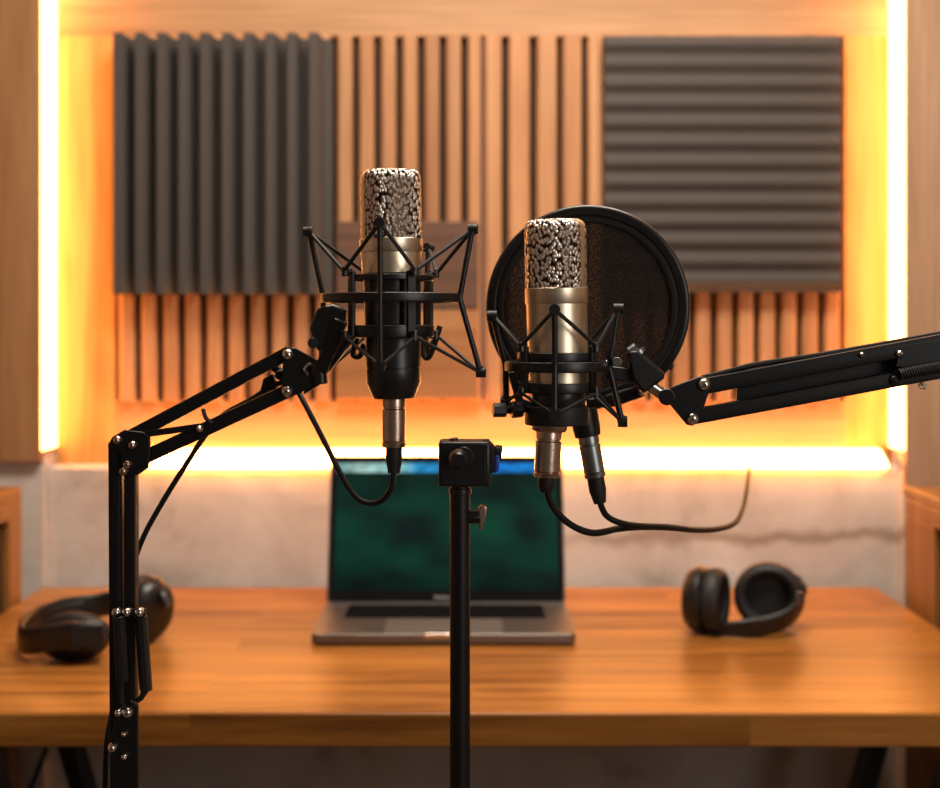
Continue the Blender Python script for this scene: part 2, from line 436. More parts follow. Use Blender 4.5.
def foam_level():
    Yf = BACK - 0.012; d = 0.036
    x0, x1 = P(605, 0, Yf - d).x, P(842, 0, Yf - d).x
    z0, z1 = P(0, 292, Yf - d/2).z, P(0, 37, Yf - d/2).z
    t = BM(); n = 13; w = (z1 - z0) / n
    poly = [(x0, Yf, z0)]
    for i in range(n):
        a = z0 + i * w
        for u, v in ((0.0, 0.76), (0.12, 0.77), (0.32, 0.91), (0.44, 0.98), (0.58, 1.0), (0.72, 0.95), (0.90, 0.79)):
            poly.append((x0, Yf - d * v, a + u * w))
    poly.append((x0, Yf - d * 0.76, z1)); poly.append((x0, Yf, z1))
    prism(t, poly, (x1 - x0, 0, 0))
    return obj('acoustic_foam', t, 'foam', None, 0.0, ((x0 + x1) / 2, Yf, z0), sharp=50)
tag(foam_level(), 'charcoal foam panel with level ridges', 'acoustic foam', 'acoustic foam panels')

# LED strips in the niche
zt = TOP - 0.02; zb = P(0, 449, 2.17).z
def led(label, x, s):
    """a wide diffuser strip lining the side of the niche"""
    t = thing('led_strip', label, 'led strip', (x, BACK, zb), 'glowing strips round the wood panel')
    yf, yb = PIL + 0.006, BACK - 0.002
    def slab(d, y0, y1, z0, z1):
        b = BM(); box(b, (min(x, x + s * d), y0, z0), (max(x, x + s * d), y1, z1)); return b
    obj('diffuser', slab(0.004, yf, yb, zb, zt), 'led', t)
    obj('end_cap', slab(0.005, yf - 0.001, yb, zb - 0.003, zb), 'paint', t)
led('bright yellow light strip along left edge of wood panel', XL, 1)
led('bright yellow light strip along right edge of wood panel', XR, -1)
# the level strip lies on the plaster ledge, its diffuser slanting up to the board
t = thing('led_strip', 'bright light strip lying along the plaster ledge below wood panel', 'led strip', (0, WALL, ZL), 'glowing strips round the wood panel')
xa, xb = P(114, 0, WALL).x, P(886, 0, WALL).x
b = BM(); prism(b, [(xa, WALL - 0.012, ZL + 0.0005), (xa, WALL - 0.010, ZL + 0.004), (xa, WALL + 0.014, ZL + 0.016), (xa, BACK - 0.012, ZL + 0.024), (xa, BACK - 0.001, ZL + 0.026), (xa, BACK - 0.001, ZL + 0.0005)], (xb - xa, 0, 0)); obj('diffuser', b, 'led_low', t)
for x0 in (xa - 0.003, xb):
    b = BM(); prism(b, [(x0, WALL - 0.012, ZL), (x0, WALL - 0.011, ZL + 0.005), (x0, WALL + 0.014, ZL + 0.017), (x0, BACK - 0.001, ZL + 0.027), (x0, BACK - 0.001, ZL)], (0.003, 0, 0)); obj('end_cap', b, 'paint', t)

# ------------------------------------------------------------------ cabinets beside the desk
def cabinet(label, s, x_in, stile_back):
    zc = 0.924
    x_out = x_in + s * 0.36
    Yb, Yf = 2.05, 1.55
    t = thing('wooden_cabinet', label, 'cabinet', ((x_in + x_out) / 2, (Yb + Yf) / 2, 0), 'wooden cabinets beside the desk')
    lo, hi = min(x_in, x_out), max(x_in, x_out)
    b = BM(); box(b, (lo + 0.012, Yf + 0.012, 0.03), (hi - 0.012, Yb - 0.012, zc - 0.02)); obj('body', b, 'cabinet_dark', t)
    b = BM()
    xa, xb = (x_in, x_in + s * 0.012)
    a, c = min(xa, xb), max(xa, xb)
    box(b, (a, Yb - stile_back, 0), (c, Yb, zc - 0.045)); box(b, (a, Yf, 0), (c, Yf + 0.05, zc - 0.045))
    box(b, (a, Yf, zc - 0.045), (c, Yb, zc - 0.018)); box(b, (a, Yf + 0.05, 0.0), (c, Yb - stile_back, 0.06))
    obj('side_frame', b, 'cabinet_wood', t, 0.0015)
    b = BM()
    box(b, (lo, Yf, zc - 0.045), (hi, Yf + 0.012, zc - 0.018)); box(b, (lo, Yf, 0.0), (hi, Yf + 0.012, 0.06))
    box(b, (lo, Yf, 0.06), (lo + 0.045, Yf + 0.012, zc - 0.045)); box(b, (hi - 0.045, Yf, 0.06), (hi, Yf + 0.012, zc - 0.045))
    obj('face_frame', b, 'cabinet_wood', t, 0.0015)
    b = BM(); box(b, (lo - 0.0, Yf - 0.006, zc - 0.018), (hi + 0.0, Yb, zc)); obj('top_board', b, 'cabinet_wood', t, 0.002)
cabinet('honey wood cabinet with framed side at the left desk end', -1, -0.704, 0.052)
cabinet('honey wood cabinet with broad side stile at the right desk end', 1, 0.683, 0.125)

# ------------------------------------------------------------------ desk
DZ = 0.75
DX0, DX1, DY0, DY1 = -0.697, 0.661, 1.444, 2.126
t = thing('desk', 'long oiled wooden desk with black slanted metal legs', 'desk', (0, 1.78, 0))
b = BM(); box(b, (DX0, DY0, DZ - 0.038), (DX1, DY1, DZ)); obj('desk_top', b, 'desk_wood', t, 0.0025)
for s, xt in ((1, -0.60), (-1, 0.60)):
    for Y, dx in ((1.53, 0.0), (1.90, 0.0)):
        xx = {(1, 1.53): -0.580, (1, 1.90): -0.622, (-1, 1.53): 0.582, (-1, 1.90): 0.630}[(s, Y)]
        b = BM(); sweep(b, [Vector((xx, Y, DZ - 0.04)), Vector((xx + s * 0.205, Y, 0.0))], rect(0.045, 0.025), (0, 1, 0))
        obj('leg', b, 'black', t, 0.002)
    b = BM(); box(b, (min(xt - 0.05, xt + 0.05), 1.50, DZ - 0.042), (max(xt - 0.05, xt + 0.05), 2.08, DZ - 0.038)); obj('leg_plate', b, 'black', t)
b = BM(); tube(b, [P(47, 747, 1.95), P(30, 790, 1.95), Vector((-0.70, 1.95, 0.30))], 0.004, 8); obj('brace', b, 'black', t)

# ------------------------------------------------------------------ laptop
t = thing('laptop', 'open gray laptop with dark green screen on the desk', 'laptop', ((444.5 - 470) * 1.85 / F, 1.85, DZ))
LX = -0.0355; LW = 0.354; LY0, LY1 = 1.742, 1.937
def rr_poly(x0, x1, y0, y1, z, r, k=5):
    return [Vector(((x0+x1)/2 + a, (y0+y1)/2 + c, z)) for a, c in rrect(x1-x0, y1-y0, r, k)]
b = BM(); prism(b, rr_poly(LX - LW/2, LX + LW/2, LY0, LY1, DZ + 0.003, 0.010), (0, 0, 0.013))
base = obj('base', b, 'laptop', t, 0.0015)
b = BM(); prism(b, rr_poly(LX - 0.026, LX + 0.026, LY0 - 0.0006, LY0 + 0.005, DZ + 0.0105, 0.002), (0, 0, 0.0062)); obj('opening_notch', b, 'chrome', t, 0.0006)
for sx in (-1, 1):
    for yy in (LY0 + 0.03, LY1 - 0.03):
        b = BM(); cyl(b, (LX + sx * 0.14, yy, DZ), (LX + sx * 0.14, yy, DZ + 0.0035), 0.007, 14); obj('foot', b, 'rubber', t)
zt_ = DZ + 0.016
b = BM(); prism(b, rr_poly(LX - 0.142, LX + 0.142, 1.836, 1.918, zt_ - 0.0008, 0.004), (0, 0, 0.0012)); kb = obj('keyboard', b, 'key', t)
b = BM()
for r in range(6):
    n = 14 if r else 15
    ky0 = 1.838 + r * 0.0136; kh = 0.0115 if r < 5 else 0.010
    for k in range(n):
        wk = 0.278 / n; x = LX - 0.139 + k * wk
        box(b, (x + 0.001, ky0, zt_), (x + wk - 0.001, ky0 + kh, zt_ + 0.0016))
obj('keys', b, 'key', kb, 0.0003)
b = BM(); prism(b, rr_poly(LX - 0.08, LX + 0.08, 1.748, 1.831, zt_ - 0.0008, 0.005), (0, 0, 0.0010)); obj('trackpad', b, 'trackpad', t)
th = math.radians(15.5); LH = 0.222
lidm = Matrix.Translation((LX, LY1 - 0.004, DZ + 0.014)) @ Matrix.Rotation(-th, 4, 'X')   # x across, z up the lid
def lid_poly(x0, x1, z0, z1, y, r, k=5):
    return [lidm @ Vector(((x0+x1)/2 + a, y, (z0+z1)/2 + c)) for a, c in rrect(x1-x0, z1-z0, r, k)]
ydir = (lidm.to_3x3() @ Vector((0, 1, 0)))
b = BM(); prism(b, lid_poly(-LW/2, LW/2, 0.0, LH, 0.0, 0.008), ydir * 0.006); lid = obj('lid', b, 'laptop', t, 0.001)
b = BM(); prism(b, lid_poly(-LW/2 + 0.0025, LW/2 - 0.0025, 0.004, LH - 0.002, -0.0006, 0.007), ydir * 0.0007); bz = obj('bezel', b, 'bezel', lid)
b = BM()
vv = [b.verts.new(lidm @ Vector((x, -0.0010, z))) for x, z in ((-0.167, 0.020), (0.167, 0.020), (0.167, LH - 0.0115), (-0.167, LH - 0.0115))]
f = b.faces.new(vv); uv = b.loops.layers.uv.new('UVMap')
for lp, c in zip(f.loops, ((0, 0), (1, 0), (1, 1), (0, 1))): lp[uv].uv = c
sc = obj('screen', b, 'screen', lid)
b = BM(); cyl(b, lidm @ Vector((-0.12, 0.003, -0.001)), lidm @ Vector((0.12, 0.003, -0.001)), 0.0035, 12); obj('hinge', b, 'bezel', t)
cu = bpy.data.curves.new('model_lettering', 'FONT'); cu.body = 'MacBook Pro'; cu.size = 0.0062; cu.align_x = 'CENTER'; cu.extrude = 0.0001
to = bpy.data.objects.new('lettering', cu); C.objects.link(to)
bpy.context.view_layer.update()
me = bpy.data.meshes.new_from_object(to.evaluated_get(bpy.context.evaluated_depsgraph_get()))
bpy.data.objects.remove(to)
b = BM(); b.from_mesh(me); bpy.data.meshes.remove(me)
m4 = lidm @ Matrix.Translation((0, -0.0009, 0.0085)) @ Matrix.Rotation(PI/2, 4, 'X')
for v in b.verts: v.co = m4 @ v.co
obj('lettering', b, 'letter', lid)

# ------------------------------------------------------------------ headphones
def disc_matrix(center, axis, roll_up=(0, 0, 1)):
    z = Vector(axis).normalized(); x = Vector(roll_up).cross(z).normalized(); y = z.cross(x)
    return Matrix.Translation(center) @ Matrix((x, y, z)).transposed().to_4x4()
def cup(parent, center, axis, rx, ry, depth, pad, up=(0, 0, 1)):
    """ear cup whose cushion faces along the axis"""
    m = disc_matrix(center, axis, up) @ Matrix.Diagonal((rx, ry, 1, 1))
    b = BM(); d = depth
    lathe(b, [(0.05, -d), (0.55, -d * 0.97), (0.80, -d * 0.86), (0.93, -d * 0.62), (1.0, -d * 0.30), (1.0, -d * 0.1), (0.94, 0.0), (0.3, 0.0)], 40, m)
    c = obj('ear_cup', b, 'satin', parent)
    b = BM()
    ring = []
    for i in range(40):
        a = 2 * PI * i / 40
        ring.append(m @ Vector((0.80 * math.cos(a), 0.80 * math.sin(a), pad * 0.5)))
    sweep(b, ring, [(0.5 * pad * 1.05 * math.cos(q * PI / 6), 0.20 * rx * math.sin(q * PI / 6)) for q in range(12)], tuple(m.to_3x3() @ Vector((0, 0, 1))), True)
    obj('ear_cushion', b, 'rubber', c)
    b = BM(); lathe(b, [(0.05, 0.0), (0.62, 0.0), (0.62, pad * 0.12), (0.05, pad * 0.15)], 32, m); obj('speaker_cloth', b, 'rubber', c)
    return c

t = thing('headphones', 'black headphones lying on the desk left of laptop', 'headphones', P(90, 655, 1.70), 'black headphones on the desk')
c1 = P(74, 640, 1.672); c1.z = DZ + 0.0275
cup(t, c1, (0.10, 1, 0.35), 0.046, 0.0275, 0.022, 0.020)
c2 = P(145, 612, 1.765); c2.z = DZ + 0.045
cup(t, c2, (-0.80, 0.50, 0.12), 0.038, 0.045, 0.028, 0.020)
path = smooth_path([P(103, 633, 1.650), P(76, 635, 1.640), P(46, 639, 1.645), P(26, 641, 1.668), P(22, 635, 1.70), P(34, 622, 1.75), P(60, 611, 1.79), P(92, 606, 1.82), P(122, 601, 1.825), P(148, 597, 1.81)], 6)
b = BM(); sweep(b, path, rrect(0.034, 0.009, 0.004), (0, -0.1, 1)); obj('headband', b, 'satin', t)
pth = [p + Vector((0, 0, 0.0)) for p in path[14:42]]
b = BM(); sweep(b, [p + (Vector((-0.60, 1.735, p.z)) - p).normalized() * 0.007 for p in pth], rrect(0.022, 0.010, 0.004), (0, -0.1, 1)); obj('headband_pad', b, 'rubber', t)
b = BM(); bar(b, P(104, 634, 1.644), P(70, 637, 1.634), 0.028, 0.005); obj('yoke', b, 'satin', t, 0.002)
b = BM(); tube(b, smooth_path([P(136, 590, 1.81), P(147, 584, 1.79), P(161, 592, 1.752), P(168, 607, 1.742)], 5), 0.006, 10); obj('yoke', b, 'satin', t)
b = BM(); m4 = disc_matrix(P(73, 649, 1.6325), (-0.1, -1, 0)); lathe(b, [(0.0055, -0.001), (0.0055, 0.0006)], 20, m4 @ Matrix.Diagonal((1.1, 0.3, 1, 1))); obj('badge', b, 'rubber', t)

t = thing('headphones', 'black headphones standing folded on the desk right of laptop', 'headphones', P(745, 636, 1.79), 'black headphones on the desk')
c1 = P(706, 598, 1.815); c1.z = DZ + 0.0465
cup(t, c1, (0.90, -0.42, 0.0), 0.042, 0.046, 0.030, 0.026)
c2 = P(769, 601, 1.836); c2.z = DZ + 0.0475
cup(t, c2, (-0.22, -0.93, 0.10), 0.049, 0.0465, 0.030, 0.024)
path = smooth_path([P(696, 622, 1.83), P(702, 628, 1.81), P(716, 630, 1.795), P(738, 629, 1.785), P(764, 626, 1.785), P(785, 619, 1.790), P(798, 607, 1.805), P(803, 592, 1.83)], 6)
for i, p in enumerate(path): p.z = max(p.z, DZ + 0.0155 * min(1.0, 0.42 + 0.63 * max(0, i - 8) / 16.0) + 0.0005)
b = BM(); sweep(b, path, rrect(0.030, 0.009, 0.004), (0.1, -0.30, 0.95), False, [min(1.0, 0.42 + 0.63 * max(0, (i - 8)) / 16.0) for i in range(len(path))]); obj('headband', b, 'satin', t)
b = BM(); tube(b, smooth_path([P(697, 622, 1.84), P(688, 610, 1.845), P(686, 596, 1.845), P(690, 582, 1.845)], 5), 0.005, 10); obj('yoke', b, 'satin', t)
b = BM(); tube(b, smooth_path([P(803, 592, 1.82), P(802, 586, 1.835), P(796, 578, 1.845)], 5), 0.006, 10); obj('yoke', b, 'satin', t)
b = BM(); prism(b, [P(803.5, 592, 1.79), P(797, 592, 1.785), P(796, 604, 1.783), P(801, 606, 1.785)], (0, 0.004, 0)); obj('slider', b, 'steel_gray', t, 0.001)

# ------------------------------------------------------------------ the table under the arms and the stand (just below the picture)
TZ = 0.735
t = thing('table', 'dark wooden table carrying the microphone arms and stand', 'table', (0.05, 0.86, 0))
b = BM(); box(b, (-0.55, 0.62, TZ - 0.03), (0.72, 1.13, TZ)); obj('table_top', b, 'table_wood', t, 0.003)
for x in (-0.51, 0.68):
    for y in (0.66, 1.09):
        b = BM(); box(b, (x - 0.02, y - 0.02, 0), (x + 0.02, y + 0.02, TZ - 0.03)); obj('leg', b, 'table_wood', t, 0.002)

# ------------------------------------------------------------------ microphones
MY = 0.97
S = MY / F
def lean(pt_top, pt_bot):
    """matrix with local z running down from the top of the microphone"""
    a, c = P(*pt_top, MY), P(*pt_bot, MY)
    z = (c - a).normalized(); x = (Vector((1, 0, 0)) - z * z.x).normalized(); y = z.cross(x)
    return Matrix.Translation(a) @ Matrix((x, y, z)).transposed().to_4x4()
def microphone(label, top, bot, y_top, y_grille, y_band, y_body, y_end, r, lower_mat, yaw, chamfer=16):
    m = lean(top, bot)
    L = lambda y: (y - y_top) * S
    org = P(*bot, MY)
    t = thing('condenser_microphone', label, 'microphone', org, 'condenser microphones')
    R = r * S
    H = R * 0.955
    my = m @ Matrix.Rotation(yaw, 4, 'Z')
    # head: squared wire basket
    g = L(y_grille)
    prof = [(H * 0.35, 0.0006), (H * 0.70, 0.0), (H * 0.84, 0.0006), (H * 0.93, 0.0024), (H * 0.97, 0.0055)]
    n = 14
    for i in range(1, n + 1): prof.append((H * 0.985, 0.0055 + (g - 0.0055) * i / n))
    b = BM(); lathe(b, prof, 72, my, 2.7)
    uvl = b.loops.layers.uv.new('UVMap'); inv = my.inverted()
    for f in b.faces:
        us = []
        for lp in f.loops:
            q = inv @ lp.vert.co; us.append((math.atan2(q.y, q.x), q.z - (R - math.hypot(q.x, q.y)) * 0.6))
        if max(u for u, v in us) - min(u for u, v in us) > PI: us = [(u + 2 * PI if u < 0 else u, v) for u, v in us]
        for lp, (u, v) in zip(f.loops, us): lp[uvl].uv = (u * R, v)
    gr = obj('grille', b, 'grille', t, sharp=60)
    # upright frame strips over the two sides of the basket
    b = BM()
    for side in (0, PI):
        rows = []
        for rr, z in [(H * 0.55, -0.0004), (H * 0.80, -0.0002), (H * 0.90, 0.0012), (H * 0.97, 0.004), (H * 1.0, 0.008), (H * 1.0, g)]:
            row = []
            for i in range(7):
                a = side + math.radians(-10 + 20 / 6 * i)
                q = 1.0 / (abs(math.cos(a))**2.7 + abs(math.sin(a))**2.7) ** (1/2.7)
                row.append((my @ Vector((rr * q * math.cos(a), rr * q * math.sin(a), z)), my @ Vector(((rr - 0.0012) * q * math.cos(a), (rr - 0.0012) * q * math.sin(a), z + 0.0008))))
            rows.append(row)
        ou = [[b.verts.new(p) for p, q in row] for row in rows]; inn = [[b.verts.new(q) for p, q in row] for row in rows]
        for A, B in zip(ou, ou[1:]):
            for j in range(6): b.faces.new((A[j], A[j+1], B[j+1], B[j]))
        for A, B in zip(inn, inn[1:]):
            for j in range(6): b.faces.new((A[j], B[j], B[j+1], A[j+1]))
        for k in range(len(ou) - 1):
            b.faces.new((ou[k][0], ou[k+1][0], inn[k+1][0], inn[k][0])); b.faces.new((ou[k][6], inn[k][6], inn[k+1][6], ou[k+1][6]))
        for j in range(6):
            b.faces.new((ou[0][j], inn[0][j], inn[0][j+1], ou[0][j+1])); b.faces.new((ou[-1][j], ou[-1][j+1], inn[-1][j+1], inn[-1][j]))
    obj('grille_frame', b, 'gold', t, sharp=50)
    bd = L(y_band)
    b = BM(); lathe(b, [(R * 0.9, g - 0.0003), (R * 1.0, g), (R * 1.02, g + 0.0006), (R * 1.02, bd - 0.0008), (R * 1.0, bd), (R * 0.9, bd + 0.0002)], 64, m); obj('collar_band', b, 'gold', t)
    bo = L(y_body)
    b = BM(); lathe(b, [(R * 0.9, bd), (R * 0.985, bd), (R * 0.985, bd + 0.002), (R * 0.965, bo - 0.0005), (R * 0.9, bo)], 64, m); obj('upper_body', b, 'gold', t)
    en = L(y_end); ch = chamfer * S
    b = BM(); lathe(b, [(R * 0.85, bo), (R * 0.93, bo), (R * 0.89, en - ch - 15 * S), (R * 0.87, en - ch - 14.4 * S), (R * 0.87, en - ch - 13.6 * S), (R * 0.89, en - ch - 13 * S), (R * 0.89, en - ch), (R * 0.655, en), (R * 0.30, en)], 64, m)
    obj('lower_body', b, lower_mat, t)
    return t, m

mic1, m1 = microphone('condenser microphone with black lower body in left shock mount', (390, 170.5), (394, 398), 170.5, 239, 253, 274, 398, 31, 'mic_black', math.radians(-24))
mic2, m2 = microphone('all champagne condenser microphone in front of the round black filter', (555, 220), (559, 422), 220, 288, 304, 388, 422, 31, 'mic_black', math.radians(28))

# ------------------------------------------------------------------ XLR connectors and cables
def connector(t, top, bot, y0, y1, y2, r, rb, Y=MY, collar=None, metal='nickel'):
    """metal plug shell from y0 to y1 and rubber boot from y1 to y2 on a line top-bot"""
    a, c = P(*top, Y), P(*bot, Y)
    s = Y / F
    ax = (c - a).normalized(); LN = (c - a).length
    z = ax; x = (Vector((1, 0, 0)) - z * z.x).normalized(); y = z.cross(x)
    m = Matrix.Translation(a) @ Matrix((x, y, z)).transposed().to_4x4()
    k = LN / (y2 - y0)
    l1 = (y1 - y0) * k; R = r * s
    b = BM()
    lathe(b, [(R * 0.6, 0), (R * 0.98, 0), (R * 1.0, 0.0008), (R * 1.0, l1 * 0.17), (R * 0.93, l1 * 0.18), (R * 0.93, l1 * 0.21), (R * 1.02, l1 * 0.23), (R * 1.0, l1 * 0.86), (R * 0.94, l1 * 0.88), (R * 1.03, l1 * 0.91), (R * 0.98, l1), (R * 0.6, l1)], 32, m)
    sh = obj('plug_shell', b, metal, t)
    b = BM(); box(b, (-R * 0.22, -R * 1.12, l1 * 0.40), (R * 0.22, -R * 0.85, l1 * 0.52), m); obj('release_latch', b, metal, sh, 0.0004)
    b = BM(); Rb = rb * s
    lathe(b, [(Rb * 0.8, l1), (Rb, l1 + 0.0005), (Rb * 1.02, l1 + (LN - l1) * 0.5), (Rb * 0.72, LN), (Rb * 0.4, LN)], 28, m); obj('strain_relief', b, 'rubber', t)
    if collar:
        b = BM(); Rc = collar[0] * s; lc = collar[1] * k
        lathe(b, [(Rc * 0.7, -lc), (Rc, -lc), (Rc * 1.0, -lc * 0.3), (Rc * 0.92, 0), (Rc * 0.6, 0.0005)], 32, m); obj('collar', b, collar[2], t)
    return c

t = thing('microphone_cable', 'cable looping from left microphone along the left arm', 'cable', P(394, 472, MY), 'microphone cables')
e = connector(t, (394, 398), (394, 473), 398, 447, 473, 11.7, 8.2)
path = smooth_path([e + Vector((0, 0, 0.006)), P(392.5, 482, MY), P(388, 494, MY + 0.002), P(379, 502, MY + 0.004), P(368, 503, MY + 0.006), P(356, 497, MY + 0.008), P(343, 478, MY + 0.012), P(325, 443, MY + 0.018), P(308, 410, MY + 0.024),
    P(296, 390, MY + 0.032), P(280, 383, MY + 0.036), P(250, 400, MY + 0.036), P(222, 416, MY + 0.036), P(204, 437, MY + 0.036), P(185, 466, MY + 0.036), P(162, 503, MY + 0.036), P(143, 538, MY + 0.036), P(131, 572, MY + 0.038), P(120, 610, MY + 0.038), P(116, 660, MY + 0.036), P(113, 705, MY + 0.032), P(107, 742, MY + 0.024), P(105, 790, MY + 0.022), P(104, 840, MY + 0.022)], 8)
path = [p for p in path]
path.append(Vector((path[-1].x, path[-1].y, TZ + 0.02)))
b = BM(); tube(b, path, 0.0021, 12); obj('cable_jacket', b, 'cable', t)

t = thing('microphone_cable', 'short curved cable under champagne microphone', 'cable', P(548, 488, MY), 'microphone cables')
e = connector(t, (549, 431), (546, 492), 431, 477, 492, 13, 8.5, MY - 0.006, (18, 8, 'nickel'))
path = smooth_path([e + Vector((0, 0, 0.008)), P(549, 498, MY - 0.006), P(556, 511, MY - 0.004), P(567, 522, MY), P(581, 530, MY + 0.006), P(594, 533, MY + 0.012), P(606, 531.5, MY + 0.022), P(617, 529, MY + 0.036), P(640, 527, MY + 0.058), P(668, 527.5, MY + 0.098), P(695, 530, MY + 0.158), P(718, 529, MY + 0.228), P(735, 523, MY + 0.308), P(743, 508, MY + 0.43), P(747, 488, MY + 0.61), P(749, 470, MY + 0.91), P(748.5, 464, WALL - 0.015)], 8)
b = BM(); tube(b, path, 0.0026, 12); obj('cable_jacket', b, 'cable', t)

t = thing('microphone_cable', 'long trailing cable with slanted plug right of champagne microphone', 'cable', P(600, 500, 1.0), 'microphone cables')
e = connector(t, (588, 436), (600, 503), 436, 477, 503, 10.5, 8.5, MY + 0.02, (14, 26, 'satin'), 'steel_gray')
path = smooth_path([e - (P(600, 503, MY + 0.02) - P(588, 436, MY + 0.02)).normalized() * 0.006, P(602, 508, MY + 0.021), P(608, 517, MY + 0.024), P(621, 523, MY + 0.03), P(640, 526, MY + 0.05), P(668, 527, MY + 0.09), P(695, 530, MY + 0.15), P(718, 529, MY + 0.22), P(735, 523, MY + 0.30), P(743, 508, MY + 0.42), P(747, 488, MY + 0.6), P(749, 470, MY + 0.9), P(748, 464, WALL - 0.02)], 8)
b = BM(); tube(b, path, 0.0024, 12); obj('cable_jacket', b, 'cable', t)

# ------------------------------------------------------------------ shock mounts
def polar(c, az, r, py, Y=MY):
    a = math.radians(az)
    return Vector((c.x + r * math.cos(a), c.y + r * math.sin(a), EYE - (py - HORIZON) * MY / F))
def shock_mount(label, cpx, ring_py, ring_r, ring_h, posts, hooks, hook_top, hook_low, hook_r, in_r, rod, band_ys):
    c = P(cpx, ring_py, MY)
    t = thing('shock_mount', label, 'shock mount', c, 'spider shock mounts')
    b = BM(); pts = [Vector((c.x + ring_r * math.cos(2*PI*i/64), c.y + ring_r * math.sin(2*PI*i/64), c.z)) for i in range(64)]
    sweep(b, pts, rrect(ring_h, 0.0032, 0.001), (0, 0, 1), True); obj('ring', b, 'satin', t)
    for az, rt, yt, rl, yl in posts:
        p0, p1, p2 = polar(c, az, rt, yt), polar(c, az, ring_r + 0.001, ring_py), polar(c, az, rl, yl)
        b = BM(); tube(b, [p0, p0.lerp(p1, 0.5), p1 + (p0 - p1).normalized() * 0.004, p1, p1 + (p2 - p1).normalized() * 0.004, p2], rod, 12)
        q = obj('post', b, 'satin', t)
        for pp, nn in ((p0, p0 - p1), (p2, p2 - p1)):
            b = BM()
            u = nn.normalized(); rad = Vector((math.cos(math.radians(az)), math.sin(math.radians(az)), 0))
            cyl(b, pp - rad * 0.003, pp + rad * 0.004, rod * 1.75, 12)
            cyl(b, pp - u * 0.004, pp + u * 0.0025, rod * 1.5, 12)
            obj('post_tip', b, 'rubber', q)
    # cradle gripping the microphone
    cr = None
    for y0, y1 in reversed(band_ys):
        b = BM()
        zc = EYE - ((y0 + y1) / 2 - HORIZON) * S
        pts = [Vector((c.x + (in_r) * math.cos(2*PI*i/48), c.y + in_r * math.sin(2*PI*i/48), zc)) for i in range(48)]
        sweep(b, pts, rrect((y1 - y0) * S, 0.003, 0.0008), (0, 0, 1), True)
        o_ = obj('cradle' if cr is None else 'cradle_band', b, 'satin', cr or t)
        cr = cr or o_
    for az in hooks:
        b = BM()
        a = math.radians(az); rad = Vector((math.cos(a), math.sin(a), 0)); tang = Vector((-math.sin(a), math.cos(a), 0))
        top, low = polar(c, az, in_r + 0.002, hook_top), polar(c, az, in_r + 0.002, hook_low)
        sweep(b, [top, low], rect(0.0032, 0.0066), rad)
        for pp in (top, low):
            cyl(b, pp - Vector((0, 0, 0.0)), polar(c, az, hook_r + 0.001, 0) * 1.0 + Vector((0, 0, pp.z - polar(c, az, hook_r, 0).z)), 0.0022, 10)
        hp = polar(c, az, hook_r + 0.001, hook_top); cyl(b, hp - Vector((0, 0, 0.004)), hp + Vector((0, 0, 0.003)), 0.0026, 10)
        hp = polar(c, az, hook_r + 0.001, hook_low); cyl(b, hp - Vector((0, 0, 0.003)), hp + Vector((0, 0, 0.004)), 0.0026, 10)
        obj('cradle_hook', b, 'satin', cr, 0.0004)
    # elastic cords zigzagging between post tips and cradle hooks
    def near2(az):
        return sorted(hooks, key=lambda h: min(abs(h - az), 360 - abs(h - az)))[:2]
    for lvl in (0, 1):
        for az, rt, yt, rl, yl in posts:
            b = BM()
            tip = polar(c, az, rt, yt) if lvl == 0 else polar(c, az, rl, yl)
            h1, h2 = [polar(c, h, hook_r + 0.002, hook_top if lvl == 0 else hook_low) for h in near2(az)]
            tube(b, [h1, h1.lerp(tip, 0.98), tip + (tip - (h1 + h2) / 2).normalized() * 0.001, h2.lerp(tip, 0.98), h2], 0.0015 if lvl == 0 else 0.0013, 8)
            obj('elastic_cord', b, 'cord', t)
    return t, c

sm1, c1 = shock_mount('larger shock mount round the black-bodied microphone', 391, 298, 0.0505, 0.0068,
    [(172, 0.0625, 231, 0.0535, 377), (352, 0.061, 230, 0.067, 372), (265, 0.053, 228, 0.050, 364), (62, 0.056, 244, 0.052, 352)],
    [212, 300, 30, 122], 272, 336, 0.037, 0.0305, 0.0021, [(275, 281), (325, 337)])
sm2, c2 = shock_mount('smaller shock mount round the all champagne microphone', 557, 366, 0.0375, 0.0075,
    [(172, 0.0480, 316, 0.038, 402), (352, 0.0450, 309, 0.048, 421), (264, 0.0435, 310, 0.043, 411), (88, 0.043, 330, 0.043, 400)],
    [215, 325, 45, 135], 346, 391, 0.0320, 0.0282, 0.0023, [(352, 362), (382, 392)])
# clamp foot under the champagne microphone
b = BM(); q_ = P(557, 415, MY); sweep(b, [q_ + Vector((0.0225 * math.cos(2*PI*i/32), 0.0225 * math.sin(2*PI*i/32), 0)) for i in range(32)], rrect(0.014, 0.003, 0.0008), (0, 0, 1), True); obj('bottom_nut', b, 'rubber', sm2)
# knobs low on the left
b = BM(); cyl(b, P(493, 410, MY - 0.006), P(506, 410, MY - 0.004), 0.0055, 6); cyl(b, P(507, 410, MY - 0.006), P(512, 410, MY - 0.004), 0.0028, 10); cyl(b, P(511, 410, MY - 0.008), P(522, 409, MY - 0.006), 0.0062, 8)
bar(b, P(520, 404, MY), P(512, 372, MY), 0.006, 0.008, (1, 0, 0)); bar(b, P(520, 404, MY), P(540, 412, MY), 0.009, 0.010)
obj('clamp_knob', b, 'satin', sm2, 0.0006)
b = BM(); cyl(b, P(617, 362, MY - 0.012), P(617, 362, MY - 0.004), 0.0036, 16); cyl(b, P(612, 363, MY - 0.003), P(606, 364, MY - 0.003), 0.003, 12); obj('thumb_screw', b, 'steel_gray', sm2, 0.0004)
b = BM(); bar(b, P(606, 372, MY + 0.004), P(634, 376, MY + 0.004), 0.010, 0.010); obj('swivel_lug', b, 'satin', sm2, 0.001)
